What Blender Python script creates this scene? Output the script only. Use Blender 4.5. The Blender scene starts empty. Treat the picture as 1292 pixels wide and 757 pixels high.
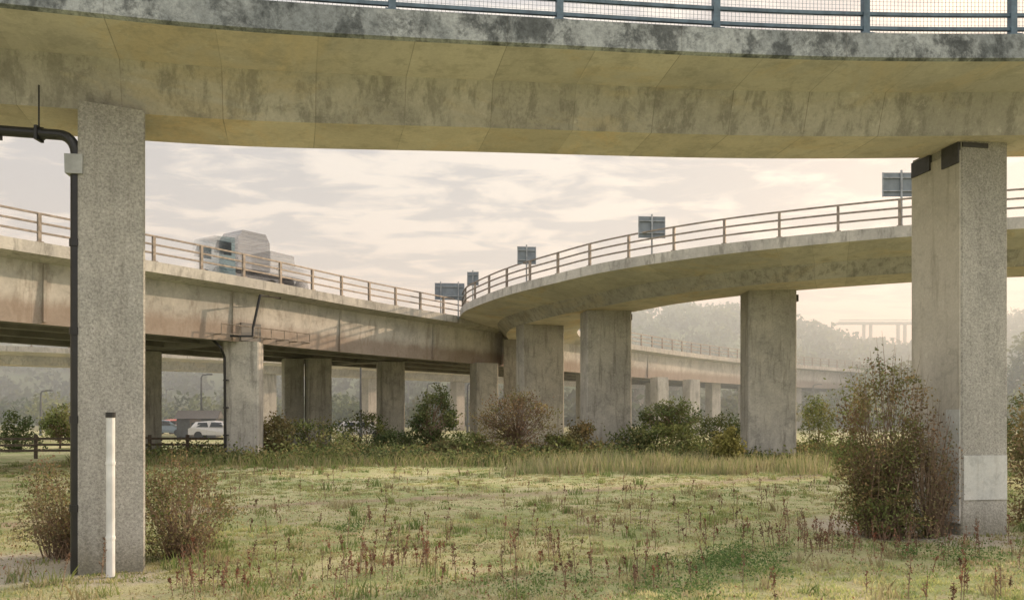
import bpy, math, random
import numpy as np
from mathutils import Vector
random.seed(7); rng=np.random.default_rng(7)
scene=bpy.context.scene
scene.view_settings.view_transform='Standard'
try: scene.view_settings.look='None'
except Exception: pass
scene.view_settings.exposure=0

# ---------------------------------------------------------------- node helpers
class NT:
    def __init__(s,tree):
        s.t=tree; s.n=tree.nodes; s.l=tree.links
    def new(s,typ,**kw):
        nd=s.n.new(typ)
        for k,v in kw.items(): setattr(nd,k,v)
        return nd
    def link(s,a,b): s.l.new(a,b)
    def inp(s,sock,v):
        if isinstance(v,bpy.types.NodeSocket): s.l.new(v,sock)
        elif isinstance(v,(tuple,list)) and sock.type=='RGBA' and len(v)==3: sock.default_value=(*v,1)
        else: sock.default_value=v
    def math(s,op,a,b=0.0,c=None,clamp=False):
        m=s.new('ShaderNodeMath',operation=op); m.use_clamp=clamp
        s.inp(m.inputs[0],a); s.inp(m.inputs[1],b)
        if c is not None: s.inp(m.inputs[2],c)
        return m.outputs[0]
    def mix(s,f,a,b,blend='MIX'):
        m=s.new('ShaderNodeMixRGB',blend_type=blend)
        s.inp(m.inputs[0],f); s.inp(m.inputs[1],a); s.inp(m.inputs[2],b)
        return m.outputs[0]
    def noise(s,vec,scale,detail=4,rough=.6,dist=0):
        n=s.new('ShaderNodeTexNoise'); s.inp(n.inputs['Vector'],vec)
        n.inputs['Scale'].default_value=scale; n.inputs['Detail'].default_value=detail
        n.inputs['Roughness'].default_value=rough; n.inputs['Distortion'].default_value=dist
        return n.outputs['Fac']
    def mapr(s,v,a,b,c=0.,d=1.,smooth=True):
        m=s.new('ShaderNodeMapRange'); m.clamp=True
        if smooth: m.interpolation_type='SMOOTHSTEP'
        s.inp(m.inputs[0],v)
        for i,x in enumerate((a,b,c,d)): m.inputs[i+1].default_value=x
        return m.outputs[0]
    def scalev(s,vec,sc):
        m=s.new('ShaderNodeMapping'); s.inp(m.inputs['Vector'],vec); m.inputs['Scale'].default_value=sc
        return m.outputs[0]
def newmat(name):
    m=bpy.data.materials.new(name); m.use_nodes=True
    t=NT(m.node_tree); b=m.node_tree.nodes['Principled BSDF']
    return m,t,b
def simple(name,col,rough=.6,metal=0.,var=.15,scale=8):
    m,t,b=newmat(name)
    tc=t.new('ShaderNodeTexCoord').outputs['Object']
    n=t.noise(tc,scale,3,.6)
    k=t.mapr(n,.3,.7,1-var,1+var)
    c=t.mix(1.0,col,k,'MULTIPLY'); t.link(c,b.inputs['Base Color'])
    b.inputs['Roughness'].default_value=rough; b.inputs['Metallic'].default_value=metal
    return m
def concrete(name,c1,c2,stain,stain_amt=.6,joint=0.,speck=.15,speck_scale=28,zband=None,ochre=None,base=False,sthr=.5,bump=.25,jamt=.3,dark=.35,grit=False,sv=(3.2,3.2,.2)):
    m,t,b=newmat(name)
    tc=t.new('ShaderNodeTexCoord'); o=tc.outputs['Object']; uv=tc.outputs['UV']
    n1=t.noise(o,.55,4,.68,.4)
    col=t.mix(t.mapr(n1,.38,.62),c1,c2)
    if ochre:
        n=t.noise(t.scalev(o,(.5,.5,1.4)),.7,5,.7,.8)
        col=t.mix(t.mapr(n,.50,.66,0,.75),col,ochre)
    n=t.noise(o,1.5,7,.80,.3)
    col=t.mix(t.mapr(n,.50,.64,0,dark),col,(c1[0]*.45,c1[1]*.46,c1[2]*.46))
    n=t.noise(o,4.3,6,.78,.3)
    col=t.mix(t.mapr(n,.58,.66,0,.4),col,(min(.72,c2[0]*1.3),min(.7,c2[1]*1.3),min(.66,c2[2]*1.36)))
    n=t.noise(t.scalev(o,sv),1.6,6,.72,.2)
    col=t.mix(t.mapr(n,sthr,sthr+.15,0,stain_amt),col,stain)
    if joint>0:
        sp=t.new('ShaderNodeSeparateXYZ'); t.link(uv,sp.inputs[0])
        u=t.math('DIVIDE',sp.outputs[0],joint)
        wn=t.new('ShaderNodeTexWhiteNoise',noise_dimensions='1D'); t.link(t.math('FLOOR',u),wn.inputs['W'])
        col=t.mix(1.,col,t.mapr(wn.outputs['Value'],0,1,.92,1.06,False),'MULTIPLY')
        fr=t.math('FRACT',u); ln=t.math('LESS_THAN',fr,.014/joint)
        brk=t.mapr(n1,.4,.6,.3,1)
        col=t.mix(t.math('MULTIPLY',t.math('MULTIPLY',ln,jamt),brk),col,(.1,.09,.07))
    if zband or base:
        z=t.new('ShaderNodeSeparateXYZ'); t.link(o,z.inputs[0])
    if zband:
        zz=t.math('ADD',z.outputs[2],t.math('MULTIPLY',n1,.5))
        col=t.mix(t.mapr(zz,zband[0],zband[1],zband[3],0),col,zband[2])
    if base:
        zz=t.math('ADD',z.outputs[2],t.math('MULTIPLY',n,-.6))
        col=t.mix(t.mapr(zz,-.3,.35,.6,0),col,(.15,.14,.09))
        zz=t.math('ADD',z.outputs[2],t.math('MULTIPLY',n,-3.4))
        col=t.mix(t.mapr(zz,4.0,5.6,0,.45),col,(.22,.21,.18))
    f=t.noise(o,speck_scale,4,.8)
    col=t.mix(1.,col,t.mapr(f,.3,.7,1-speck,1+speck,False),'MULTIPLY')
    if grit:
        vo=t.new('ShaderNodeTexVoronoi'); t.link(o,vo.inputs['Vector']); vo.inputs['Scale'].default_value=speck_scale*1.3
        col=t.mix(t.mapr(vo.outputs['Distance'],.0,.34,.7,0),col,(c1[0]*.35,c1[1]*.35,c1[2]*.35))
    t.link(col,b.inputs['Base Color']); b.inputs['Roughness'].default_value=.92
    b.inputs['Specular IOR Level'].default_value=.25
    bp=t.new('ShaderNodeBump'); bp.inputs['Strength'].default_value=bump; bp.inputs['Distance'].default_value=.02
    t.link(f,bp.inputs['Height']); t.link(bp.outputs[0],b.inputs['Normal'])
    return m
def leafmat(name,trans=.35):
    m,t,b=newmat(name)
    a=t.new('ShaderNodeAttribute',attribute_name='Col')
    df=t.new('ShaderNodeBsdfDiffuse'); t.link(a.outputs['Color'],df.inputs['Color'])
    tr=t.new('ShaderNodeBsdfTranslucent'); t.link(a.outputs['Color'],tr.inputs['Color'])
    mx=t.new('ShaderNodeMixShader'); mx.inputs[0].default_value=trans
    t.link(df.outputs[0],mx.inputs[1]); t.link(tr.outputs[0],mx.inputs[2])
    t.n.remove(b)
    t.link(mx.outputs[0],t.n['Material Output'].inputs['Surface'])
    return m

# ---------------------------------------------------------------- mesh helpers
def link(o,parent=None):
    scene.collection.objects.link(o)
    if parent: o.parent=parent
    return o
def empty(name):
    e=bpy.data.objects.new(name,None); e.empty_display_size=.5; return link(e)
class MB:
    def __init__(s): s.v=[];s.f=[];s.m=[];s.c=[]
    def quadbox(s,pts,mi=0):
        b=len(s.v); s.v+=[tuple(p) for p in pts]
        for f in ((0,3,2,1),(4,5,6,7),(0,1,5,4),(1,2,6,5),(2,3,7,6),(3,0,4,7)):
            s.f.append(tuple(b+i for i in f)); s.m.append(mi)
    def box(s,c,size,yaw=0,mi=0,top=1.0,pitch=0):
        cx,cy,cz=c; sx,sy,sz=[a/2 for a in size]; ca,sa=math.cos(yaw),math.sin(yaw)
        P=[]
        for z,k in ((-sz,1),(sz,top)):
            for x,y in ((-sx,-sy),(sx,-sy),(sx,sy),(-sx,sy)):
                x*=k;y*=k; P.append((cx+x*ca-y*sa,cy+x*sa+y*ca,cz+z))
        s.quadbox(P,mi)
    def prism(s,c,w,d,z0,z1,yaw,ch=.04,mi=0,seg=1):
        ca,sa=math.cos(yaw),math.sin(yaw); w/=2;d/=2
        pr=[(-w+ch,-d),(w-ch,-d),(w,-d+ch),(w,d-ch),(w-ch,d),(-w+ch,d),(-w,d-ch),(-w,-d+ch)]
        b=len(s.v)
        for z in (z0,z1):
            for x,y in pr: s.v.append((c[0]+x*ca-y*sa,c[1]+x*sa+y*ca,z))
        for i in range(8):
            j=(i+1)%8; s.f.append((b+i,b+j,b+8+j,b+8+i)); s.m.append(mi)
        s.f.append(tuple(b+7-i for i in range(8))); s.m.append(mi)
        s.f.append(tuple(b+8+i for i in range(8))); s.m.append(mi)
    def tube(s,pts,r,sides=8,mi=0,cap=True):
        pts=[Vector(p) for p in pts]
        if not hasattr(r,'__len__'): r=[r]*len(pts)
        b=len(s.v)
        for i,p in enumerate(pts):
            t=(pts[min(i+1,len(pts)-1)]-pts[max(i-1,0)])
            if t.length<1e-6: t=Vector((0,0,1))
            t.normalize()
            u=t.cross(Vector((0,1,0)) if abs(t.y)<.9 else Vector((1,0,0))).normalized(); w=t.cross(u)
            for k in range(sides):
                a=2*math.pi*k/sides; q=p+(u*math.cos(a)+w*math.sin(a))*r[i]; s.v.append(tuple(q))
        for i in range(len(pts)-1):
            for k in range(sides):
                k2=(k+1)%sides
                s.f.append((b+i*sides+k,b+i*sides+k2,b+(i+1)*sides+k2,b+(i+1)*sides+k)); s.m.append(mi)
        if cap:
            s.f.append(tuple(b+k for k in range(sides))[::-1]); s.m.append(mi)
            e=b+(len(pts)-1)*sides; s.f.append(tuple(e+k for k in range(sides))); s.m.append(mi)
    def extrude(s,prof,w,mi=0):
        b=len(s.v); k=len(prof)
        for sy in (-w,w):
            for l,z in prof: s.v.append((l,sy,z))
        s.f.append(tuple(b+i for i in range(k))); s.f.append(tuple(b+k+i for i in range(k))[::-1]); s.m+=[mi,mi]
        for i in range(k): s.f.append((b+i,b+k+i,b+k+(i+1)%k,b+(i+1)%k)); s.m.append(mi)
    def obj(s,name,mats,parent=None,smooth=False):
        me=bpy.data.meshes.new(name); me.from_pydata(s.v,[],s.f)
        for m in mats: me.materials.append(m)
        me.polygons.foreach_set('material_index',s.m)
        if smooth: me.polygons.foreach_set('use_smooth',[True]*len(s.f))
        me.update(); return link(bpy.data.objects.new(name,me),parent)
def npmesh(name,V,F,C,mats,parent=None,midx=None):
    me=bpy.data.meshes.new(name); k=F.shape[1]
    me.vertices.add(len(V)); me.vertices.foreach_set('co',V.astype(np.float32).ravel())
    me.loops.add(F.size); me.loops.foreach_set('vertex_index',F.astype(np.int32).ravel())
    me.polygons.add(len(F)); me.polygons.foreach_set('loop_start',np.arange(0,F.size,k,dtype=np.int32))
    try: me.polygons.foreach_set('loop_total',np.full(len(F),k,dtype=np.int32))
    except Exception: pass
    for m in mats: me.materials.append(m)
    if midx is not None: me.polygons.foreach_set('material_index',midx.astype(np.int32))
    me.update(calc_edges=True)
    a=me.attributes.new('Col','FLOAT_COLOR','POINT')
    a.data.foreach_set('color',np.concatenate([C,np.ones((len(C),1))],1).astype(np.float32).ravel())
    me.validate()
    return link(bpy.data.objects.new(name,me),parent)
def leaves(P,size,C,up=.3,aspect=1.0):
    n=len(P); a=rng.normal(size=(n,3)); a/=np.linalg.norm(a,axis=1)[:,None]+1e-9
    b=rng.normal(size=(n,3)); b-= (b*a).sum(1)[:,None]*a; b/=np.linalg.norm(b,axis=1)[:,None]+1e-9
    s=(np.asarray(size)*rng.uniform(.6,1.3,n))[:,None]
    V=np.stack([P-a*s,P+b*s*.55*aspect,P+a*s,P-b*s*.55*aspect],1).reshape(-1,3)
    F=np.arange(4*n).reshape(n,4)
    return V,F,np.repeat(C,4,0)

def catmull(pts,step=.5):
    P=[np.array(p,float) for p in pts]; P=[2*P[0]-P[1]]+P+[2*P[-1]-P[-2]]
    out=[]
    for i in range(1,len(P)-2):
        n=max(2,int(np.linalg.norm(P[i+1]-P[i])/step))
        for k in range(n):
            t=k/n; a,b,c,d=P[i-1:i+3]
            out.append(.5*((2*b)+(-a+c)*t+(2*a-5*b+4*c-d)*t*t+(-a+3*b-3*c+d)*t**3))
    out.append(P[-2]); return np.array(out)
def frames(path):
    T=np.gradient(path,axis=0); T[:,2]=0; T/=np.linalg.norm(T,axis=1)[:,None]
    N=np.stack([-T[:,1],T[:,0],np.zeros(len(T))],1)
    L=np.concatenate([[0],np.cumsum(np.linalg.norm(np.diff(path,axis=0),axis=1))])
    return T,N,L
def sweep(name,path,sec,fm,mats,parent,wscale=None):
    T,N,L=frames(path); k=len(sec); v=[];f=[];mi=[];uv=[]
    cum=[0]
    for i in range(k): 
        a=sec[i];b=sec[(i+1)%k]; cum.append(cum[-1]+math.hypot(a[0]-b[0],a[1]-b[1]))
    for i,p in enumerate(path):
        w=1 if wscale is None else wscale(p)
        for o,dz in sec: v.append(tuple(p+N[i]*o*w+np.array([0,0,dz])))
    for i in range(len(path)-1):
        for j in range(k):
            j2=(j+1)%k; f.append((i*k+j,i*k+j2,(i+1)*k+j2,(i+1)*k+j)); mi.append(fm[j])
            uv+=[(L[i],cum[j]),(L[i],cum[j+1]),(L[i+1],cum[j+1]),(L[i+1],cum[j])]
    f.append(tuple(range(k))[::-1]); f.append(tuple((len(path)-1)*k+j for j in range(k))); mi+=[fm[0],fm[0]]; uv+=[(0,0)]*(2*k)
    me=bpy.data.meshes.new(name); me.from_pydata(v,[],f)
    for m in mats: me.materials.append(m)
    me.polygons.foreach_set('material_index',mi)
    u=me.uv_layers.new(name='UVMap'); u.data.foreach_set('uv',np.array(uv,dtype=np.float32).ravel())
    me.update(); return link(bpy.data.objects.new(name,me),parent)
def railing(name,path,off,zr,spacing,parent,mat,post=(.09,.09),rail=(.05,.07),y_max=None,h=1.0,mesh=None):
    T,N,L=frames(path); mb=MB()
    def at(s):
        i=np.interp(s,L,np.arange(len(L))); i0=int(min(i,len(L)-2)); t=i-i0
        return path[i0]*(1-t)+path[i0+1]*t+N[i0]*off, T[i0]
    keep=np.ones(len(path),bool) if y_max is None else path[:,1]<y_max
    idx=np.where(keep)[0]
    for z in zr:
        b=len(mb.v)
        for i in idx:
            c=path[i]+N[i]*off; w=N[i]*rail[0]/2
            for s1,s2 in ((-1,-1),(1,-1),(1,1),(-1,1)):
                mb.v.append(tuple(c+w*s1+np.array([0,0,z+s2*rail[1]/2])))
        for q in range(len(idx)-1):
            for j in range(4):
                j2=(j+1)%4; mb.f.append((b+q*4+j,b+q*4+j2,b+q*4+4+j2,b+q*4+4+j)); mb.m.append(0)
    s=L[idx[0]]+.2
    while s<L[idx[-1]]:
        c,t=at(s); mb.box((c[0],c[1],c[2]+h/2-.01),(post[0],post[1],h+.02),math.atan2(t[1],t[0])); 
        mb.box((c[0],c[1],c[2]+.02),(post[0]*2,post[1]*2,.04),math.atan2(t[1],t[0])); s+=spacing
    if mesh:
        s=L[idx[0]]
        while s<L[idx[-1]]:
            c,t=at(s); n=np.array([-t[1],t[0],0])*.07
            mb.box((c[0]+n[0],c[1]+n[1],c[2]+h/2),(.004,.004,h)); s+=mesh
        for z in np.arange(.05,h,mesh):
            for q in range(len(idx)-1):
                a=path[idx[q]]+N[idx[q]]*(off+.07); c=path[idx[q+1]]+N[idx[q+1]]*(off+.07)
                b=len(mb.v); 
                for p,dz in ((a,0),(c,0),(c,.004),(a,.004)): mb.v.append((p[0],p[1],p[2]+z+dz))
                mb.f.append((b,b+1,b+2,b+3)); mb.m.append(0)
    return mb.obj(name,[mat],parent)

# ---------------------------------------------------------------- camera
cam=bpy.data.cameras.new('camera'); co=link(bpy.data.objects.new('camera',cam))
co.location=(0,0,2.2); co.rotation_euler=(math.radians(90),0,0)
cam.sensor_width=36; cam.lens=27.86; cam.shift_y=.1095; cam.clip_end=6000; cam.clip_start=.1
scene.camera=co

# ---------------------------------------------------------------- world + sun
S=Vector((.85,.53,math.tan(math.radians(20)))).normalized()
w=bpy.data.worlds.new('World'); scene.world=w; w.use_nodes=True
t=NT(w.node_tree); out=t.n['World Output']; bg=t.n['Background']
sky=t.new('ShaderNodeTexSky'); sky.sky_type='NISHITA'; sky.sun_disc=False
sky.sun_elevation=math.asin(S.z); sky.sun_rotation=math.atan2(S.x,S.y)
sky.dust_density=3; sky.air_density=1.2
t.link(sky.outputs[0],bg.inputs[0]); bg.inputs[1].default_value=.1
g=t.new('ShaderNodeTexCoord').outputs['Generated']
sp=t.new('ShaderNodeSeparateXYZ'); t.link(g,sp.inputs[0])
zc=t.math('MAXIMUM',t.math('ADD',sp.outputs[2],.05),.03)
cb=t.new('ShaderNodeCombineXYZ'); t.link(t.math('DIVIDE',sp.outputs[0],zc),cb.inputs[0]); t.link(t.math('DIVIDE',sp.outputs[1],zc),cb.inputs[1])
n1=t.noise(t.scalev(cb.outputs[0],(1.0,1.35,1)),2.6,6,.6,.35)
n2=t.noise(cb.outputs[0],.55,3,.55,.3)
nn=t.math('ADD',t.math('MULTIPLY',n1,.66),t.math('MULTIPLY',n2,.34))
col=t.mix(t.mapr(nn,.45,.56),(.57,.55,.56),(.94,.87,.78))
col=t.mix(t.mapr(sp.outputs[2],.03,.16,.9,0),col,(1.0,.83,.65))
dt=t.new('ShaderNodeVectorMath',operation='DOT_PRODUCT'); t.link(g,dt.inputs[0]); dt.inputs[1].default_value=tuple(S)
gl=t.math('POWER',t.math('MAXIMUM',dt.outputs['Value'],0.0),7.0)
col=t.mix(gl,col,t.mix(1.,col,(.9,.56,.26),'ADD'))
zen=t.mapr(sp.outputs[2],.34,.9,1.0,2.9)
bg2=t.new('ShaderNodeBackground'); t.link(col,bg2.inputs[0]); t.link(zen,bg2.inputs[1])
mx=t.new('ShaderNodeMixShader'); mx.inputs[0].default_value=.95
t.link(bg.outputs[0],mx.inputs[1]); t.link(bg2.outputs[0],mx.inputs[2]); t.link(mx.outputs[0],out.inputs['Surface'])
sl=bpy.data.lights.new('sun','SUN'); sl.energy=5; sl.angle=math.radians(.8); sl.color=(1,.79,.54)
so=link(bpy.data.objects.new('sun',sl)); so.rotation_euler=S.to_track_quat('Z','Y').to_euler(); so.location=(30,20,40)

# ---------------------------------------------------------------- materials
M_soffit=concrete('deck_concrete',(.55,.525,.495),(.65,.615,.565),(.37,.35,.31),.4,joint=1.3,speck=.08,speck_scale=18,ochre=(.64,.55,.42),jamt=.4,dark=.28,sv=(1.2,1.2,.5))
M_web=concrete('web_concrete',(.38,.37,.35),(.49,.475,.445),(.22,.215,.195),.6,joint=1.3,speck=.12,speck_scale=18,ochre=(.47,.42,.33),dark=.45,sthr=.48,jamt=.45,sv=(2.4,2.4,.30))
M_bottom=concrete('box_bottom_concrete',(.62,.565,.49),(.72,.65,.56),(.42,.37,.31),.4,joint=1.3,speck=.08,speck_scale=18,ochre=(.70,.56,.39),jamt=.5,dark=.28,sv=(1.2,1.2,.5))
M_fascia=concrete('fascia_concrete',(.22,.245,.265),(.37,.40,.42),(.06,.068,.075),.8,joint=2.6,speck=.35,speck_scale=12,sthr=.47,dark=.75,sv=(1.3,1.3,1.0))
M_fascia2=concrete('fascia_concrete_light',(.42,.41,.385),(.52,.505,.465),(.20,.195,.175),.6,joint=2.6,speck=.1,speck_scale=10,sv=(2,2,.5))
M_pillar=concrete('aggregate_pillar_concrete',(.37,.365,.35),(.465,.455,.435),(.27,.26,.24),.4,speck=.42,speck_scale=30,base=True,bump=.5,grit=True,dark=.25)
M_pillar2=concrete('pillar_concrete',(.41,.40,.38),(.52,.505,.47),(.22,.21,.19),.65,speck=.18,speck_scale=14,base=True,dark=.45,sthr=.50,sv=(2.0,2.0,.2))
M_smooth=concrete('smooth_concrete',(.48,.46,.425),(.58,.55,.51),(.30,.28,.24),.55,speck=.12,speck_scale=24,sthr=.50,sv=(2.2,2.2,.18))
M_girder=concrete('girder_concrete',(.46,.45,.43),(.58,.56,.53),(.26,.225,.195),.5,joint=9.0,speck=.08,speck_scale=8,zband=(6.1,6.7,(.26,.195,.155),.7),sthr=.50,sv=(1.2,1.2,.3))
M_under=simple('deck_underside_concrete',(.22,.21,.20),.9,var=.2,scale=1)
M_asph=simple('asphalt',(.05,.05,.05),.9,scale=20)
M_rail=simple('galvanised_rail',(.34,.37,.40),.55,.3,.25,6)
M_railw=simple('weathered_rail',(.27,.235,.20),.6,.2,.3,6)
M_lamp=simple('lamp_column_steel',(.10,.11,.12),.6,.2,.2,3)
M_black=simple('black_pipe_plastic',(.02,.021,.024),.35,0,.2,5)
M_white=simple('white_pipe_plastic',(.70,.72,.74),.45,0,.14,3)
M_hopper=simple('grey_hopper',(.38,.40,.42),.5)
M_wood=simple('weathered_timber',(.13,.105,.085),.9,0,.3,9)
M_twig=simple('twig_bark',(.22,.16,.115),.9,0,.3,9)
M_sign=simple('sign_back_aluminium',(.20,.235,.27),.6,.1,.12,3)
M_signf=simple('sign_face',(.05,.12,.3),.5)
M_steel=simple('dark_bearing_steel',(.06,.06,.062),.6,.3)
M_leaf=leafmat('leaf'); M_grass=leafmat('grass_blade',.45)
M_shed=simple('shed_boards',(.075,.08,.085),.9,0,.3,3); M_roof=simple('shed_roof_felt',(.13,.13,.135),.9)
M_glass=simple('car_glass',(.02,.025,.03),.1); M_tyre=simple('tyre_rubber',(.02,.02,.02),.8)

# ---------------------------------------------------------------- ground
def fn(x,y,s,seed):
    r=np.random.default_rng(seed); v=np.zeros_like(x,dtype=float)
    for i in range(9):
        a=r.uniform(0,2*np.pi); k=s*r.uniform(.5,2.2); v+=np.sin((x*np.cos(a)+y*np.sin(a))*k+r.uniform(0,6.28))
    return v/9
def gz(x,y):
    near=np.clip((60-np.hypot(x,y-20))/30,0,1)
    return (fn(x,y,.6,3)*.10+fn(x,y,2.0,4)*.05)*near
def banddist(x,y):   # distance from the browner, sparser-grassed band crossing the meadow
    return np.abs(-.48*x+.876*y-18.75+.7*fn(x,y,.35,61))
xs=np.concatenate([[-3000,-1500,-700,-300,-150,-90,-60],np.arange(-40,40.1,.4),[60,90,150,300,700,1500,3000]])
ys=np.concatenate([[-400,-100,-30,-10],np.arange(2,56,.4),[62,70,80,100,150,300,700,1500,3500]])
X,Y=np.meshgrid(xs,ys); Z=gz(X,Y)
V=np.stack([X,Y,Z],-1).reshape(-1,3); nx=len(xs); ny=len(ys)
ii=(np.arange(ny-1)[:,None]*nx+np.arange(nx-1)[None]).ravel()
F=np.stack([ii,ii+1,ii+nx+1,ii+nx],1)
mg,t,b=newmat('meadow_ground'); o=t.new('ShaderNodeTexCoord').outputs['Object']
a=t.noise(o,.35,5,.65,.6); c=t.noise(o,1.7,6,.7,.3); d=t.noise(o,9,4,.75)
col=t.mix(t.mapr(a,.40,.60),(.30,.34,.16),(.44,.43,.25))
col=t.mix(t.mapr(c,.50,.64,0,.65),col,(.47,.41,.29))
col=t.mix(t.mapr(c,.36,.45,.65,0),col,(.16,.21,.09))
col=t.mix(t.mapr(d,.55,.67,0,.65),col,(.27,.175,.12))
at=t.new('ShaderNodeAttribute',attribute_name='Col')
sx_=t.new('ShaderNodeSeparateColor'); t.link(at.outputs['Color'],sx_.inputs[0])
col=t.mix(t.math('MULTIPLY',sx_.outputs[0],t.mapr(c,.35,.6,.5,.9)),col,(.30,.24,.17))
for px,py,r in ((-7.2,11.2,1.7),(7.3,15.3,2.0),(-5.3,10.6,.8),(8.0,13.6,1.1)):
    vd=t.new('ShaderNodeVectorMath',operation='DISTANCE'); t.link(o,vd.inputs[0]); vd.inputs[1].default_value=(px,py,0)
    dd=t.math('ADD',vd.outputs['Value'],t.math('MULTIPLY',c,1.6))
    col=t.mix(t.mapr(dd,r*.6+.6,r+.9,.85,0),col,t.mix(d,(.34,.30,.25),(.58,.53,.46)))
fi=t.noise(o,45,3,.8); col=t.mix(1.,col,t.mapr(fi,.3,.7,.65,1.35,False),'MULTIPLY')
t.link(col,b.inputs['Base Color']); b.inputs['Roughness'].default_value=1; b.inputs['Specular IOR Level'].default_value=.1
bp=t.new('ShaderNodeBump'); bp.inputs['Strength'].default_value=.8; bp.inputs['Distance'].default_value=.05
t.link(fi,bp.inputs['Height']); t.link(bp.outputs[0],b.inputs['Normal'])
bnd=np.clip(1.25-banddist(V[:,0],V[:,1])/.6,0,1)
gnd=npmesh('ground',V,F,np.stack([bnd,bnd,bnd],1),[mg])
gnd.data.polygons.foreach_set('use_smooth',[True]*len(gnd.data.polygons))

# ---------------------------------------------------------------- viaducts
secA=[(0,0),(0,-.37),(.06,-.40),(1.12,-.45),(1.36,-1.1),(2.55,-1.1),(2.8,-.45),(3.84,-.40),(3.9,-.37),(3.9,0)]
fmA=[1,1,0,2,4,2,0,1,1,3]
A=empty('curved_viaduct')
pA=catmull([(-22,3.2,7.0),(-14,6.7,7.2),(-10,8.25,7.3),(-6.15,9.5,7.47),(-3.5,10.3,7.57),(0,11.2,7.79),(4.2,11.9,7.92),(7.9,12.27,8.05),(12,12.35,8.15),(18,12.0,8.25),(28,10,8.4)],.4)
sweep('deck',pA,secA,fmA,[M_soffit,M_fascia,M_web,M_asph,M_bottom],A)
M_blue=simple('painted_parapet_rail',(.10,.15,.20),.5,.2,.25,6)
railing('parapet_railing',pA,.15,(.14,.36,.68,1.0),2.4,A,M_blue,post=(.10,.10),rail=(.05,.05),mesh=.06)
railing('far_parapet_railing',pA,3.75,(.36,.68,1.0),2.4,A,M_blue)
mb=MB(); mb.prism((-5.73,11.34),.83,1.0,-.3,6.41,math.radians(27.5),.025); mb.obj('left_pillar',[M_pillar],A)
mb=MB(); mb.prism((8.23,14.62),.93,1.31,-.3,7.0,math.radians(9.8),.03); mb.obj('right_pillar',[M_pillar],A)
ya=math.radians(9.8); ex=Vector((math.cos(ya),math.sin(ya),0)); ey=Vector((-math.sin(ya),math.cos(ya),0)); c0=Vector((8.23,14.62,0))
def rp(x,y,z): return tuple(c0+ex*x+ey*y+Vector((0,0,z)))
mb=MB()
mb.box(rp(-.475,.0,3.55),(.02,1.26,6.5),ya,0)
mb.box(rp(-.488,-.47,1.25),(.012,.34,2.0),ya,1)
mb.box(rp(0,-.663,1.05),(.86,.016,.78),ya,2)
mb.box(rp(-.49,.35,6.80),(.06,.5,.28),ya,3); mb.box(rp(-.49,-.42,6.76),(.05,.42,.36),ya,3); mb.box(rp(-.2,-.66,6.89),(.5,.03,.08),ya,3)
M_paint=concrete('pale_anti_graffiti_paint',(.54,.56,.57),(.64,.65,.65),(.42,.42,.40),.5,speck=.12,speck_scale=20)
mb.obj('pillar_facing',[M_smooth,M_paint,M_paint,M_steel],A)
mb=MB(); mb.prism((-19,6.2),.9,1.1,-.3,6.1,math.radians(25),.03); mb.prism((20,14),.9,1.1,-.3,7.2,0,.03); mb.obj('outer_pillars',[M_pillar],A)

D=empty('drainpipe'); mb=MB()
xl,yl=-5.93,10.78
mb.tube([(xl,yl,.02),(xl,yl,5.5)],.07,14,0)
for z in (.9,2.1,3.3,4.5): mb.tube([(xl,yl,z-.05),(xl,yl,z+.05)],.085,14,0); mb.box((xl+.06,yl+.1,z),(.2,.06,.05),math.radians(27.5),0)
el=[(xl,yl,5.55)]+[(xl-.22+.22*math.cos(a),yl-.02*math.sin(a),5.72+.24*math.sin(a)) for a in np.linspace(0,math.pi/2,7)]+[(-7.0,10.62,5.98),(-11,9.6,6.03)]
mb.tube(el,.07,14,0); mb.tube([(-6.35,10.74,5.97),(-6.45,10.73,5.97)],.085,14,0)
mb.box((xl,yl,5.55),(.22,.2,.26),math.radians(10),1,1.05)
for x,y in ((-6.9,10.62),(-6.4,10.72)): 
    mb.tube([(x,y,6.0),(x,y,6.62)],.012,6,0); mb.box((x,y,5.96),(.04,.17,.19),0,0)
mb.obj('pipe_run',[M_black,M_hopper],D,False)
D2=empty('white_pipe'); mb=MB(); mb.tube([(-5.38,10.62,.0),(-5.38,10.62,2.15)],.055,16,0); mb.tube([(-5.38,10.62,2.13),(-5.38,10.62,2.2)],.063,16,1)
for z in (.5,1.5): mb.tube([(-5.38,10.62,z),(-5.38,10.62,z+.04)],.062,16,0)
mb.obj('pipe',[M_white,M_black],D2)

secB=[(0,0),(0,-.42),(2.3,-.72),(2.85,-1.3),(5.45,-1.3),(6.0,-.72),(8.3,-.42),(8.3,0)]
B=empty('curved_viaduct')
pB=catmull([(10,76,8.02),(6,70,8.04),(2.5,65,8.1),(-.6,60,8.15),(-2.6,55,8.25),(-3.2,50,8.3),(-2.9,46.2,8.37),(-2,43.5,8.42),(-.24,39.9,8.5),(1.97,36.8,8.6),(3.86,34.6,8.7),(6.5,32.5,8.8),(9.7,30.7,8.9),(14.5,28.8,9.0),(20,27.5,9.1),(30,26.5,9.2),(45,27,9.2)],.6)
sweep('deck',pB,secB,[1,0,2,4,2,0,1,3],[M_soffit,M_fascia2,M_web,M_asph,M_bottom],B,lambda p:1 if p[1]<52 else max(.35,1-(p[1]-52)/30))
railing('parapet_railing',pB,.15,(.35,.68,1.0),2.1,B,M_railw,post=(.10,.10),rail=(.06,.06),y_max=53)
railing('far_parapet_railing',pB,8.1,(.35,.68,1.0),2.1,B,M_railw,y_max=40)
mb=MB()
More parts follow.
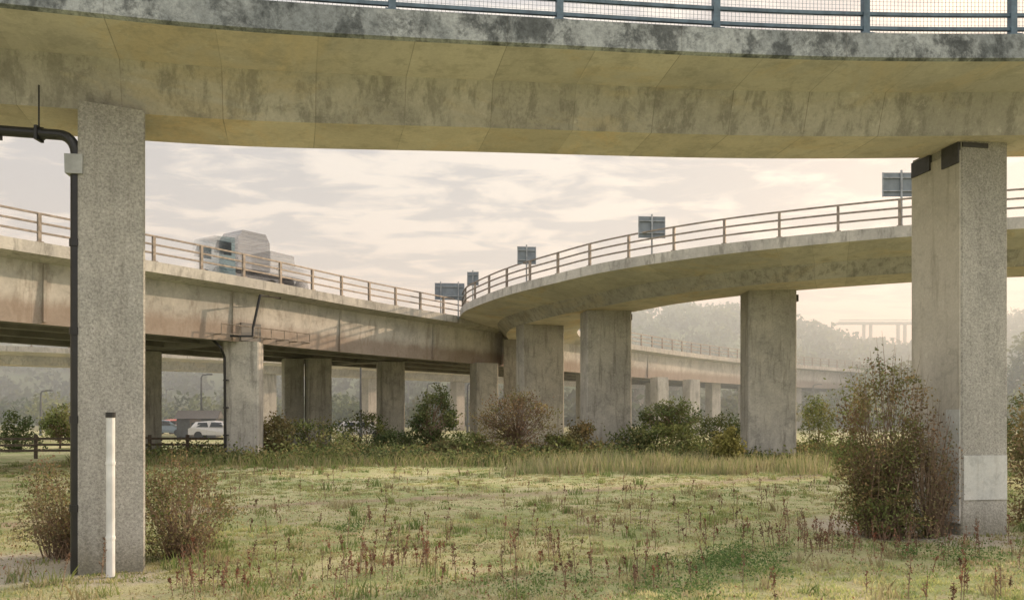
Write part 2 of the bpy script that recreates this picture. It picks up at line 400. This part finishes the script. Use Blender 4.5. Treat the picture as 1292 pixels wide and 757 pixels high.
for x,y,wd,dp,zt,yw in ((11.5,35.6,2.15,1.2,7.62,2),(4.75,40.2,2.35,1.2,7.36,12),(1.6,45.3,2.5,1.2,7.12,20),(-.1,52.5,.9,1.2,6.98,0),(22.5,31.8,2.1,1.2,7.8,-8),(36,31,2.1,1.2,7.9,0)):
    mb.prism((x,y),wd,dp,-.4,zt,math.radians(yw),.05)
    yy=math.radians(yw)
    mb.box((x+math.cos(yy)*(wd/2+.06),y+math.sin(yy)*(wd/2+.06)-.3,zt-.35),(.18,.3,.3),yy,1)
    mb.box((x,y,zt+.02),(wd*.8,dp*.8,.08),yy,1)
mb.obj('piers',[M_pillar2,M_steel],B)

C=empty('motorway_viaduct')
pC=catmull([(-34,-4,8),(-24,14.5,8.0),(-20.3,20.5,8),(-16.8,26,8),(-13.9,30.3,8),(-10.9,35,8),(-7.6,41,8),(-3.4,47.5,8),(3,57,8),(10.5,68,8),(23,84,8),(41,102,8),(75,128,8),(130,160,8)],.8)
secC=[(0,0),(0,-.42),(.85,-.55),(.95,-2.7),(1.55,-2.7),(1.6,-1.0),(4.1,-1.0),(4.15,-2.6),(4.75,-2.6),(4.8,-1.0),(7.3,-1.0),(7.35,-2.6),(7.95,-2.6),(8,-1.0),(9.6,-1.0),(9.65,-2.7),(10.2,-2.7),(10.3,-.55),(11.1,-.42),(11.1,0)]
fmC=[1,1,2,3,3,3,3,3,3,3,3,3,3,3,3,3,2,1,1,4]
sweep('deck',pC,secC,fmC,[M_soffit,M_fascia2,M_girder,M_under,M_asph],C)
railing('parapet_railing',pC,.15,(.35,.68,1.0),2.1,C,M_railw,post=(.11,.11),rail=(.06,.065))
railing('far_parapet_railing',pC,10.9,(.35,.68,1.0),2.1,C,M_railw)
T_,N_,L_=frames(pC); mb=MB()
for s in np.arange(6,90,7.5):
    i=int(np.searchsorted(L_,s)); c=pC[i]+N_[i]*.88; mb.box((c[0],c[1],c[2]-1.6),(.12,.14,2.05),math.atan2(T_[i][1],T_[i][0]),0)
ia=int(np.argmin(np.hypot(pC[:,0]+12.2,pC[:,1]-33))); ib=ia+7
for z in (-2.45,-2.05): mb.tube([tuple(pC[i]+N_[i]*.45+np.array([0,0,z])) for i in range(ia,ib)],.03,5,1)
for i in range(ia,ib): 
    c=pC[i]+N_[i]*.45; mb.tube([(c[0],c[1],c[2]-2.5),(c[0],c[1],c[2]-2.03)],.022,5,1); q=pC[i]+N_[i]*.93; mb.tube([(c[0],c[1],c[2]-2.48),(q[0],q[1],q[2]-2.48)],.03,5,1)
mb.obj('web_stiffeners',[M_girder,M_railw],C)
mb=MB()
for x,y,wd,dp in ((-12.05,35.6,1.5,1.3),(-18.9,41,1.4,1.3),(-11.4,46.6,1.35,1.2),(-12.95,46.8,1.1,1.2),(-7.6,49.6,1.5,1.2),(-1.8,50.8,1.5,1.2),(6.2,66,1.4,1.2),(13.2,71,1.2,1.2),(17.2,76,1.2,1.2),(21.8,86,1.2,1.2),(27,91.5,1.3,1.2),(15,84,1.3,1.2),(36,101,1.3,1.2),(-20,23.5,1.4,1.3),(-27,29,1.4,1.3)):
    mb.prism((x,y),wd,dp,-.4,5.32,math.radians(8 if y<36 else 25),.05)
mb.obj('piers',[M_pillar2],C)
mb=MB()
for k in ((-12.05,35.6,8.2),(-7.6,49.6,6.5)):
    mb.box((k[0]-3.3,k[1]+2.6,5.75),(9.5,1.0,.8),math.radians(-38),0)
mb.obj('crossheads',[M_under],C)
E=empty('motorway_viaduct')
pE=catmull([(-90,40,7.1),(-60,48,7.1),(-38,58,7.1),(-22,72,7.1),(-8,90,7.2),(10,112,7.3),(30,135,7.3)],1.5)
sweep('deck',pE,[(0,0),(0,-.4),(1.5,-.6),(1.8,-1.3),(4.2,-1.3),(4.5,-.6),(6,-.4),(6,0)],[1,0,2,0,2,0,1,3],[M_soffit,M_fascia2,M_web,M_asph],E)
railing('parapet_railing',pE,.15,(.5,1.0),2.5,E,M_railw)
mb=MB(); TE,NE,LE=frames(pE)
for i in range(6,len(pE),9):
    c=pE[i]+NE[i]*3; mb.prism((c[0],c[1]),1.5,1.1,-.3,5.85,math.atan2(TE[i][1],TE[i][0]),.05)
mb.obj('piers',[M_pillar2],E)
D3=empty('drainpipe'); mb=MB()
mb.tube([(-10.6,36.2,7.4),(-11.0,34.6,7.3),(-11.25,34.45,5.9),(-11.25,34.4,5.5)],.06,8)
mb.tube([(-11.25,34.4,5.5),(-12.2,34.3,5.5)],.05,8)
mb.tube([(-13.1,34.3,5.45),(-12.6,34.3,5.0),(-12.55,34.6,4.6),(-12.55,34.7,.3)],.06,8)
for z in (1.2,2.4,3.6): mb.box((-12.55,34.75,z),(.2,.15,.06))
mb.obj('pipe_run',[M_black],D3)

# ---------------------------------------------------------------- signs
def sign(x,y,z0,z1,wd,ht,yaw,two=False):
    e=empty('traffic_sign'); mb=MB(); yw=math.radians(yaw); ca,sa=math.cos(yw),math.sin(yw)
    offs=(-wd*.3,wd*.3) if two else (0,)
    for o_ in offs: mb.tube([(x+o_*ca,y+o_*sa,z0),(x+o_*ca,y+o_*sa,z1+ht/2+.08)],.04,8,0)
    mb.obj('post',[M_rail],e); mb=MB()
    mb.box((x-sa*-.06,y+.06*ca,z1),(wd,.03,ht),yw,0); mb.box((x,y+.085,z1),(wd-.04,.01,ht-.04),yw,1)
    for dz in (-ht*.28,ht*.28): mb.box((x,y+.02,z1+dz),(wd*.96,.04,.035),yw,2)
    for sx in (-.5,.5): mb.box((x+sx*wd*ca,y+sx*wd*sa+.05,z1),(.03,.05,ht+.02),yw,2)
    mb.obj('panel',[M_sign,M_signf,M_rail],e)
sign(14.4,29.3,8.6,10.62,1.34,.88,0); sign(5.9,33.4,8.6,10.0,1.12,.9,4); sign(.72,38.9,8.3,9.9,.9,.85,8)
sign(-3.75,47.6,7.8,9.45,1.75,1.0,6,True); sign(-2.3,46.6,8.2,10.05,.66,.8,-8)

# ---------------------------------------------------------------- lorry (smeared by its speed: see-through streaks along its travel)
yw=math.atan2(.815,.58)
def streaky(name,c_a,c_b,al):
    m,t,b=newmat(name); t.n.remove(b); o=t.new('ShaderNodeTexCoord').outputs['Object']
    s_=t.new('ShaderNodeSeparateXYZ'); t.link(o,s_.inputs[0]); x_=s_.outputs[0]
    nz=t.noise(t.scalev(o,(.12,.12,3.4)),1.6,3,.6)
    col=t.mix(t.mapr(nz,.40,.60),c_a,c_b)
    df=t.new('ShaderNodeBsdfDiffuse'); t.inp(df.inputs['Color'],col)
    e_=t.math('MULTIPLY',t.mapr(x_,-4.1,-2.7),t.mapr(x_,3.9,1.8))
    a_=t.math('MULTIPLY',e_,t.mapr(nz,.35,.62,al*.65,al))
    tr=t.new('ShaderNodeBsdfTransparent'); mx=t.new('ShaderNodeMixShader'); t.link(a_,mx.inputs[0])
    t.link(tr.outputs[0],mx.inputs[1]); t.link(df.outputs[0],mx.inputs[2]); t.link(mx.outputs[0],t.n['Material Output'].inputs['Surface']); return m
L_cab=streaky('lorry_cab_paint',(.16,.25,.29),(.26,.36,.40),.62); L_win=streaky('lorry_glass',(.03,.04,.05),(.05,.06,.07),.7)
L_load=streaky('lorry_load_paint',(.20,.21,.23),(.34,.35,.37),.55); L_bed=streaky('lorry_bed_paint',(.38,.39,.41),(.60,.61,.62),.5); L_whl=streaky('lorry_tyre',(.03,.03,.03),(.06,.06,.06),.6)
e=empty('lorry')
mb=MB(); mb.extrude([(-4.0,.45),(-4.05,1.35),(-3.7,2.35),(-2.35,2.45),(-2.3,.45)],.95); mb.obj('cab',[L_cab],e)
mb=MB()
for sy in (-1,1): mb.quadbox([(-3.75,sy*.955,1.5),(-2.6,sy*.955,1.5),(-2.6,sy*.975,1.5),(-3.75,sy*.975,1.5),(-3.5,sy*.955,2.15),(-2.6,sy*.955,2.15),(-2.6,sy*.975,2.15),(-3.5,sy*.975,2.15)])
mb.obj('side_windows',[L_win],e)
mb=MB(); mb.extrude([(-2.1,1.0),(-2.1,2.55),(-1.8,2.95),(-.2,2.95),(.1,2.5),(.1,1.0)],.92); mb.obj('mixer_load',[L_load],e)
mb=MB(); mb.extrude([(.16,1.0),(.16,2.15),(1.9,2.1),(2.0,1.5),(3.9,1.4),(3.9,1.0)],.92); mb.obj('rear_body',[L_bed],e)
mb=MB(); mb.extrude([(-2.25,.6),(-2.25,.97),(3.9,.97),(3.9,.6)],.6); mb.obj('chassis',[L_whl],e)
mb=MB()
for l in (-3.2,1.5,2.6):
    for sy in (-.8,.8): mb.tube([(l,sy-.14,.45),(l,sy+.14,.45)],.45,16)
mb.obj('wheels',[L_whl],e)
e.location=(-12.3,38.5,8.03); e.rotation_euler=(0,0,yw); e.scale=(.8,.8,.9)

# ---------------------------------------------------------------- cars, shed, fence, lamps
def car(x,y,yaw,col,L=4.1):
    e=empty('parked_car'); m=simple('car_paint',col,.3,.2,.05); yw=math.radians(yaw); ca,sa=math.cos(yw),math.sin(yw)
    prof=[(-2.05,.35),(-2.05,.85),(-1.85,.95),(-1.5,1.4),(-.2,1.5),(.55,1.42),(1.15,.98),(1.9,.85),(2.08,.6),(2.05,.3)]
    v=[];f=[];k=len(prof)
    for s_,inn in ((-1,0),(1,0)):
        for px,pz in prof:
            wy=.85 if pz<1.1 else .68
            v.append((x+px*ca-s_*wy*sa,y+px*sa+s_*wy*ca,pz))
    f.append(tuple(range(k))); f.append(tuple(k+i for i in range(k))[::-1])
    for i in range(k): j=(i+1)%k; f.append((i,k+i,k+j,j))
    mb=MB(); mb.v=v; mb.f=f; mb.m=[0]*len(f); mb.obj('body',[m],e)
    mb=MB()
    for s_ in (-1,1):
        for a,b_ in ((-1.4,-.45),(-.35,.7)):
            q=[]
            for px,pz,wy in ((a,.98,.80),(b_,.98,.80),(b_-.12,1.36,.70),(a+.12,1.36,.70)):
                for oo in (0,.03): q.append((x+px*ca-s_*(wy+oo)*sa,y+px*sa+s_*(wy+oo)*ca,pz))
            mb.quadbox([q[0],q[2],q[3],q[1],q[6],q[4],q[5],q[7]])
    mb.box((x+.88*ca,y+.88*sa,1.22),(.5,1.25,.3),yw); mb.box((x-1.7*ca,y-1.7*sa,1.2),(.3,1.25,.3),yw)
    mb.obj('windows',[M_glass],e); mb=MB()
    for px in (-1.25,1.3):
        for s_ in (-1,1):
            p=Vector((x+px*ca-s_*.78*sa,y+px*sa+s_*.78*ca,.32)); q=Vector((-sa,ca,0))*.1
            mb.tube([p-q,p+q],.32,14)
    mb.obj('wheels',[M_tyre],e)
car(-32.6,74,20,(.30,.40,.52)); car(-34.2,81,60,(.5,.10,.08)); car(-13.0,68,10,(.5,.5,.5)); car(-24.6,66,5,(.55,.56,.58))
e=empty('garden_shed'); mb=MB(); mb.box((-27.6,70,.85),(3.2,3,1.7),.2); mb.obj('walls',[M_shed],e)
mb=MB(); ca,sa=math.cos(.2),math.sin(.2)
def sp_(x,y,z): return (-27.6+x*ca-y*sa,70+x*sa+y*ca,z)
mb.v=[sp_(-1.8,-1.7,1.65),sp_(1.8,-1.7,1.65),sp_(1.8,0,2.35),sp_(-1.8,0,2.35),sp_(1.8,1.7,1.65),sp_(-1.8,1.7,1.65)]
mb.f=[(0,1,2,3),(3,2,4,5),(0,3,5),(1,4,2)]; mb.m=[0]*4; mb.obj('roof',[M_roof],e)
mb=MB(); mb.box((-27.3,68.35,.85),(.9,.06,1.5),.2); mb.obj('door',[M_wood],e)
e=empty('timber_fence'); mb=MB()
x=-30
while x<-13.8:
    y=38+.02*(x+20); mb.box((x,y,.5),(.13,.11,1.25),random.uniform(-.1,.1)); 
    for z in (.35,.65,.95): mb.box((x+.9,y-.07,z+random.uniform(-.03,.03)),(1.85,.04,.11),.02)
    x+=1.8
mb.obj('posts_and_rails',[M_wood],e)
for x,y,h in ((-29.8,76,5.8),(-12.6,66,6.3),(-4.6,82,5.2),(-48,110,5.4),(38,100,5.7),(-44,74,4.2),(-17,130,7.5),(-9.4,88,5.4)):
    e=empty('street_lamp'); mb=MB(); mb.tube([(x,y,-.1),(x,y,1.2),(x,y,h-.3),(x+.12,y,h-.05),(x+.6,y,h)],[.14,.11,.08,.07,.06],8)
    mb.box((x+.8,y,h+.02),(.55,.22,.13)); mb.obj('pole',[M_lamp],e)

# ---------------------------------------------------------------- bushes and trees
def bush(name,c,rad,K,nl,ls,cols,spread=.16,trunk=0.,twigs=1.0,rt=.02,bot=.15,sides=4,bare=0.,lobe=1.0):
    c=np.array(c,float); rx,ry,rz=rad
    base=np.array([c[0],c[1],c[2]-.1]); cen=c+np.array([0,0,trunk+rz*(1-bot)])
    T=[];
    lob=rng.normal(size=(9,3)); lob/=np.linalg.norm(lob,axis=1)[:,None]
    lam=rng.uniform(-.35,.35,9)*lobe
    while len(T)<K:
        p=rng.normal(size=3); p/=np.linalg.norm(p); m=1+sum(lam*np.clip((lob@p),0,1)**4)
        r=rng.uniform(.3,1)**.5*m
        q=cen+p*np.array([rx,ry,rz])*r
        if q[2]<c[2]+.08: q[2]=c[2]+rng.uniform(.05,.4)*rz
        T.append(q)
    T=np.array(T); mb=MB()
    e=empty(name)
    if trunk>0: mb.tube([base,base+np.array([.05*rx,0,trunk*.6]),cen-np.array([0,0,rz*.2])],[rt*3,rt*2.3,rt*1.2],6)
    for q in T:
        if rng.random()<twigs:
            st=(base+np.array([rng.normal()*rx*.2,rng.normal()*ry*.2,0])) if trunk==0 else base+np.array([0,0,trunk*rng.uniform(.6,1)+rz*rng.uniform(0,.6)])
            mid=(st+q)/2+rng.normal(size=3)*np.array([rx,ry,rz])*.09; mid[2]+=rz*.08
            tip=q+(q-mid)*.3
            mb.tube([st,mid,q,tip],[rt,rt*.6,rt*.35,rt*.12],3,cap=False)
            for _ in range(3):
                a=mid+(q-mid)*rng.random(); d=rng.normal(size=3)*np.array([rx,ry,rz])*.16; d[2]=abs(d[2])
                mb.tube([a,a+d],[rt*.35,rt*.12],3,cap=False)
    mb.obj('branches',[M_twig],e)
    P=[];CC=[]; cols=np.array(cols)
    per=nl//K
    for q in T:
        if rng.random()<bare: continue
        sc=rng.uniform(.6,1.4); n=int(per*sc)
        pp=q+rng.normal(size=(n,3))*np.array([rx,ry,rz])*spread*sc*np.array([1,1,.8])
        base_c=cols[rng.integers(len(cols))]*rng.uniform(.7,1.3)
        P.append(pp); CC.append(base_c*rng.uniform(.7,1.3,(n,1)))
    P=np.concatenate(P); CC=np.concatenate(CC); k=P[:,2]>c[2]+.02; P=P[k];CC=CC[k]
    V,F,Cc=leaves(P,ls,CC); npmesh('foliage',V,F,Cc,[M_leaf],e)
    return e
G=[(.14,.175,.07),(.18,.215,.085),(.21,.24,.10),(.25,.25,.115)]
OL=[(.23,.21,.105),(.28,.24,.12),(.19,.195,.095),(.29,.225,.12)]
BR=[(.27,.185,.12),(.22,.165,.11),(.25,.21,.13),(.21,.20,.11)]
DG=[(.095,.13,.06),(.12,.15,.07),(.15,.175,.08)]
bush('hawthorn_bush',(6.75,14.3,0),(.90,.85,1.60),190,10500,.031,G+OL+OL+BR[:2],.11,rt=.013,bot=.0,lobe=1.3,bare=.06)
bush('bramble_bush',(6.6,14.1,0),(.8,.6,.5),80,4200,.03,G[1:]+OL,.16,rt=.010,bot=.1)
bush('hawthorn_bush',(7.45,14.0,0),(.42,.5,1.1),130,2800,.026,BR,.16,rt=.012,bot=.1,bare=.25)
bush('hawthorn_bush',(9.9,14.5,0),(.7,.8,1.45),90,6000,.032,BR+OL,.14,rt=.016,bot=.1)
bush('bramble_bush',(-6.75,12.0,0),(.70,.6,.68),140,4400,.024,BR+OL,.16,rt=.009,lobe=1.4)
bush('bramble_bush',(-5.05,12.1,0),(.58,.5,.78),150,5200,.024,OL+BR+G[:2],.16,rt=.009,lobe=1.4)
def d_(px,d): return (px-646)*d/1000
for px,d,top,wd,cols,nm in ((345,37,520,48,OL,'bush'),(400,38,530,80,G,'bush'),(462,46,524,60,DG,'bush'),(500,41,542,60,DG,'bush'),(590,38,545,70,G,'bush'),
   (735,38.5,528,50,OL,'bush'),(800,37.5,528,70,DG,'bush'),(842,37,536,70,G,'bush'),(905,42,524,70,DG,'bush'),(918,33.5,541,38,[(.34,.32,.12),(.30,.29,.10)],'bush'),
   (705,37.5,548,40,G,'bush'),(20,44,522,40,DG,'bush'),(1030,45,505,45,G,'bush'),(985,40,552,60,G,'bush'),(560,37,556,60,OL,'bush'),(1040,38,560,60,OL,'bush'),(1230,34,540,90,G,'bush'),(1290,38,500,80,DG,'bush')):
    h=2.2+(520-top)*d/1000; r=wd*d/2000
    bush(nm,(d_(px,d),d,0),(r,r*.9,h/1.85),46,2600,.072,cols,.18,rt=.02,bot=.15,twigs=.6,lobe=1.3)
bush('hawthorn_tree',(d_(543,40),40,0),(1.2,1.1,1.2),70,4200,.075,DG,.14,trunk=.75,rt=.035,bot=.1,lobe=1.3)
bush('hawthorn_tree',(d_(652,37),37,0),(1.8,1.5,1.4),130,4800,.055,OL+BR[:2],.13,trunk=.6,rt=.03,bot=.1,lobe=1.2)
bush('hawthorn_tree',(d_(845,50),50,0),(1.9,1.5,1.25),70,3800,.09,DG,.16,trunk=.7,rt=.035,bot=.1)
bush('hawthorn_tree',(d_(75,48),48,0),(1.0,1,1.1),60,3000,.08,G,.16,trunk=.5,rt=.03)
n=2800; cx=rng.uniform(-17,19,n); cy=33.0+rng.random(n)**1.3*9+fn(cx,cx*0,.5,21)*1.6; hh=np.clip(.35+.5*fn(cx,cy,.9,5)+rng.uniform(-.15,.4,n),.1,1.2)
k=22; P=np.repeat(np.stack([cx,cy,hh*.5],1),k,0)+rng.normal(size=(n*k,3))*np.stack([np.full(n*k,.28),np.full(n*k,.25),np.repeat(hh,k)*.33],1); P[:,2]=np.abs(P[:,2])
cc=np.array(G+OL[:2]+DG)[rng.integers(0,9,n)]*rng.uniform(.8,1.35,(n,1)); cc=np.repeat(cc,k,0)*rng.uniform(.7,1.3,(n*k,1))
V,F,Cc=leaves(P,.072,cc); npmesh('undergrowth',V,F,Cc,[M_leaf])

def blades(name,P,h,w,C,lean=.35,mat=None):
    n=len(P); a=rng.uniform(0,2*np.pi,n); d=np.stack([np.cos(a),np.sin(a),0*a],1); l=rng.normal(size=(n,3))*lean*h[:,None]; l[:,2]=0
    tip=P+l+np.stack([0*h,0*h,h],1); mid=P+l*.35+np.stack([0*h,0*h,h*.55],1)
    V=np.stack([P-d*w[:,None],P+d*w[:,None],mid+d*w[:,None]*.7,tip,mid-d*w[:,None]*.7],1).reshape(-1,3)
    F=np.arange(5*n).reshape(n,5)
    cv=np.stack([C*.85,C*.85,C,C*1.15,C],1).reshape(-1,3)
    return npmesh(name,V,F,cv,[mat or M_grass])
def wedge(n,y0,y1,p=1.6):
    y=y0+(y1-y0)*rng.random(n)**p; x=rng.uniform(-.72,.72,n)*y+rng.uniform(-1,1,n); return x,y
def place(x,y): return np.stack([x,y,gz(x,y)],1)
nc=16000; x,y=wedge(nc,7.5,36,1.3); kk=12
dens=fn(x,y,.9,11); hs=np.clip(.022+.034*fn(x,y,1.3,12)+rng.exponential(.013,nc),.012,.16)
X_=np.repeat(x,kk)+rng.normal(size=nc*kk)*.07; Y_=np.repeat(y,kk)+rng.normal(size=nc*kk)*.07
P=place(X_,Y_); H=np.repeat(hs,kk)*rng.uniform(.6,1.3,nc*kk)
gc=np.array([(.32,.37,.16),(.40,.42,.19),(.48,.45,.26),(.22,.29,.11),(.50,.44,.30)])
ci=np.clip(((dens+1)*2.4+rng.normal(size=nc)*.8).astype(int),0,4); cols=gc[ci]*rng.uniform(.75,1.25,(nc,1))*np.clip(1+.5*fn(x,y,.5,91),.7,1.2)[:,None]
bare=np.minimum.reduce([np.hypot(X_+7.2,(Y_-11.2))/1.5,np.hypot(X_-7.3,Y_-15.3)/1.7])
kp=((bare>1)|(rng.random(len(X_))<.12))&((fn(X_,Y_,1.1,77)<.24)|(rng.random(len(X_))<.3))&((banddist(X_,Y_)>.5)|(rng.random(len(X_))<.3))
blades('grass',P[kp],H[kp],(.004+.00042*Y_)[kp]*1.1,np.repeat(cols,kk,0)[kp])
nc=380; x,y=wedge(nc,8,33,1.2); kk=24
hs=rng.uniform(.08,.24,nc); X_=np.repeat(x,kk)+rng.normal(size=nc*kk)*.10; Y_=np.repeat(y,kk)+rng.normal(size=nc*kk)*.10
cols=np.array([(.42,.38,.24),(.28,.33,.13),(.36,.32,.19),(.20,.27,.10)])[rng.integers(0,4,nc)]
blades('grass_tussocks',place(X_,Y_),np.repeat(hs,kk)*rng.uniform(.5,1.2,nc*kk),.004+.0004*Y_,np.repeat(cols,kk,0),.3)
n=15000; x=rng.uniform(-1.5,13,n); y=27.4+rng.random(n)*5.2+fn(x,x*0,.8,9)*1.4
pk=np.clip((x+1.0)/4,0,1)*np.clip((13-x)/5,0,1)*np.clip(.7+1.2*fn(x,y,1.3,19),0,1); kq=rng.random(n)<pk; x=x[kq];y=y[kq]; n=len(x)
cols=np.array([(.44,.41,.26),(.38,.38,.21),(.28,.34,.15),(.48,.44,.29)])[rng.integers(0,4,n)]
blades('tall_grass',place(x,y),rng.uniform(.25,.85,n)*np.clip(.8+.6*fn(x,y,1.2,8)+.4*fn(x,y,4,18),.25,1.3),np.full(n,.013),cols,.18)
n=9000; x=rng.uniform(-18,18,n); y=31.5+rng.random(n)*3+fn(x,x*0,.6,15)
cols=np.array([(.38,.37,.20),(.30,.34,.14),(.22,.29,.11),(.44,.39,.25)])[rng.integers(0,4,n)]
blades('rough_grass',place(x,y),rng.uniform(.15,.55,n),np.full(n,.014),cols,.3)

def weeds(name,pts,cols,hr,seedy=True):
    mb=MB(); LP=[];LC=[]
    for (x,y) in pts:
        z=float(gz(np.array([x]),np.array([y]))[0]); h=random.uniform(*hr); lx,ly=random.gauss(0,.12)*h,random.gauss(0,.12)*h
        if y>22: h*=.8
        mb.tube([(x,y,z-.02),(x+lx*.4,y+ly*.4,z+h*.5),(x+lx,y+ly,z+h)],[.006,.005,.003],3,cap=False)
        col=np.array(random.choice(cols))*random.uniform(.7,1.2)
        for b_ in range(random.randint(2,7)):
            tt=random.uniform(.3,.95); a=random.uniform(0,6.28); bl=h*random.uniform(.12,.34)*(1.2-tt)
            p0=np.array([x+lx*tt,y+ly*tt,z+h*tt]); p1=p0+np.array([math.cos(a)*bl*.7,math.sin(a)*bl*.7,bl])
            mb.tube([p0,p1],[.004,.0025],3,cap=False)
            nn=random.randint(3,9); s_=rng.random((nn,1)); LP.append(p0+(p1-p0)*s_+rng.normal(size=(nn,3))*.009); LC.append(np.tile(col,(nn,1)))
        nn=random.randint(5,12); s_=rng.random(nn)*.45+.55; LP.append(np.stack([x+lx*s_,y+ly*s_,z+h*s_],1)+rng.normal(size=(nn,3))*.009); LC.append(np.tile(col,(nn,1)))
        for _ in range(random.randint(2,5)):
            LP.append(np.array([[x,y,z]])+rng.normal(size=(3,3))*[.06,.06,.02]+[0,0,.06]); LC.append(np.tile(np.array(random.choice([(.2,.25,.09),(.3,.2,.12)])),(3,1)))
    e=empty(name); mb.obj('stems',[M_twig],e)
    P=np.concatenate(LP); V,F,Cc=leaves(P,.015,np.concatenate(LC)*rng.uniform(.7,1.3,(len(P),1))); npmesh('seed_heads',V,F,Cc,[M_leaf],e)
RD=[(.23,.10,.07),(.18,.09,.065),(.27,.14,.10),(.15,.09,.065),(.31,.22,.15)]
pts=[]
for px,py,n,sx,sy in ((1000,680,34,1.0,.7),(1050,690,32,.8,.5),(930,665,16,1.2,.8),(500,720,20,.3,.3),(290,745,24,.3,.3),(440,735,18,.3,.35),(620,735,14,.5,.4),(700,700,14,.9,.6),(540,690,10,.7,.5),(830,645,18,1.8,1.2),(1190,745,12,.5,.3),(1120,690,16,.8,.6),(770,665,12,1.,.8),(440,665,9,.8,.6),(200,635,8,1.5,1),(1040,625,16,2,1.4),(660,610,14,4,2),(340,600,30,3,1.6),(880,740,10,.6,.3),(1240,700,12,.8,.5),(500,600,14,4,2),(780,735,10,.5,.3)):
    d=2200/(py-520)
    for _ in range(n): pts.append(((px-646)*d/1000+random.gauss(0,sx),d+random.gauss(0,sy)))
for _ in range(150):
    y=random.uniform(9,30); pts.append((random.uniform(-.65,.65)*y,y))
weeds('dock_weeds',pts,RD,(.15,.58))
pts=[]
for px,py,n,s_ in ((920,720,16,.45),(955,712,12,.35),(905,700,8,.5),(850,745,8,.3),(680,745,5,.3),(1180,700,10,.6),(440,670,4,.2)):
    d=2200/(py-520)
    for _ in range(n): pts.append(((px-646)*d/1000+random.gauss(0,s_),d+random.gauss(0,s_)))
P=[];CC=[]
for (x,y) in pts:
    n=70; P.append(np.array([x,y,.08])+rng.normal(size=(n,3))*[.11,.11,.06]); CC.append(np.array([(.14,.22,.08),(.18,.25,.10),(.11,.17,.07)])[rng.integers(0,3,n)])
P=np.concatenate(P); P[:,2]=np.abs(P[:,2]); V,F,Cc=leaves(P,.022,np.concatenate(CC)); npmesh('nettle_patch',V,F,Cc,[M_leaf])
n=15000; x,y=wedge(n,7.8,28,1.2); k=(fn(x,y,1.0,31)+rng.normal(size=n)*.2)>.05; x=x[k];y=y[k]
cols=np.array([(.32,.18,.12),(.24,.14,.095),(.44,.32,.22)])[rng.integers(0,3,len(x))]
P=place(x,y); P[:,2]+=.03; V,F,Cc=leaves(P,.020,cols); npmesh('leaf_litter',V,F,Cc,[M_leaf])

# ---------------------------------------------------------------- hills with woodland
def ridge(x):
    return np.interp(x,[-400,-200,-100,-40,0,30,55,75,90,105,118,150,165,200,300],[24,26,25,24,26,32,34,32.5,30,25.5,22,21,31,42,52])
def hz(x,y):
    s=np.clip((y-115)/100,0,1); s=s*s*(3-2*s); return ridge(x*np.clip(260/y,1,1.5))*s*.86*(1+.08*fn(x,y,.05,41))-1.5
hx=np.linspace(-420,420,100); hy=np.linspace(110,420,40); X,Y=np.meshgrid(hx,hy); Z=hz(X,Y)
V=np.stack([X,Y,Z],-1).reshape(-1,3); ii=(np.arange(39)[:,None]*100+np.arange(99)[None]).ravel()
mh=simple('hillside_grass',(.10,.14,.06),1,0,.4,.08)
npmesh('hill',V,np.stack([ii,ii+1,ii+101,ii+100],1),np.ones((len(V),3))*.1,[mh])
def wood(name,x,y,z,R,per,ls,pal,k=1.):
    n=len(x); d=rng.normal(size=(n,per,3)); d/=np.linalg.norm(d,axis=2)[...,None]; d*=rng.uniform(.6,1.05,(n,per,1)); d[...,2]=np.abs(d[...,2])*1.2-.2
    P=np.stack([x,y,z],1)[:,None,:]+d*R[:,None,None]; pal=np.array(pal)*k
    C=pal[rng.integers(0,len(pal),n)][:,None,:]*rng.uniform(.55,1.45,(n,1,1))*rng.uniform(.65,1.35,(n,per,1)); V,F,Cc=leaves(P.reshape(-1,3),ls,C.reshape(-1,3)); npmesh(name,V,F,Cc,[M_leaf])
n=1500; x=rng.uniform(-200,210,n); y=rng.uniform(118,222,n); wood('woodland',x,y,hz(x,y)+1.2,rng.uniform(1.8,4.0,n),60,.75,DG+G[:1],.7)
n=230; x=np.concatenate([rng.uniform(-110,-4,150),rng.uniform(30,95,80)]); y=np.concatenate([rng.uniform(98,128,150),rng.uniform(88,118,80)])
R=rng.uniform(1.2,3.0,n); R[150:]*=1.15; wood('distant_trees',x,y,R*.7,R,110,.4,DG+G,.8)
n=40; x=rng.uniform(46,68,n); y=rng.uniform(100,112,n); wood('distant_trees',x,y,rng.uniform(1,7.5,n),rng.uniform(2,3,n),170,.38,DG+G,.8)
n=34; x=rng.uniform(68,82,n); y=rng.uniform(98,112,n); wood('distant_trees',x,y,rng.uniform(1,12,n),rng.uniform(2,3.2,n),170,.38,DG+G,.8)
e=empty('distant_bridge'); mb=MB()
yb=232; mb.box((124,yb,28.2),(58,4,.5),0); mb.box((124,yb-2,28.95),(58,.12,.2),0)
for x in (103,105,113,115,123,125,134,145): mb.box((x,yb,18),(.5,1.2,19.6),0)
mb.obj('deck_and_piers',[M_pillar2],e)

# ---------------------------------------------------------------- mist
me=MB(); me.box((0,246,19),(700,396,44),0)
mm=bpy.data.materials.new('mist'); mm.use_nodes=True; t=NT(mm.node_tree); t.n.remove(t.n['Principled BSDF'])
vs=t.new('ShaderNodeVolumeScatter'); vs.inputs['Color'].default_value=(.78,.94,1,1); vs.inputs['Density'].default_value=.0068; vs.inputs['Anisotropy'].default_value=.3
t.link(vs.outputs[0],t.n['Material Output'].inputs['Volume'])
me.obj('mist',[mm])
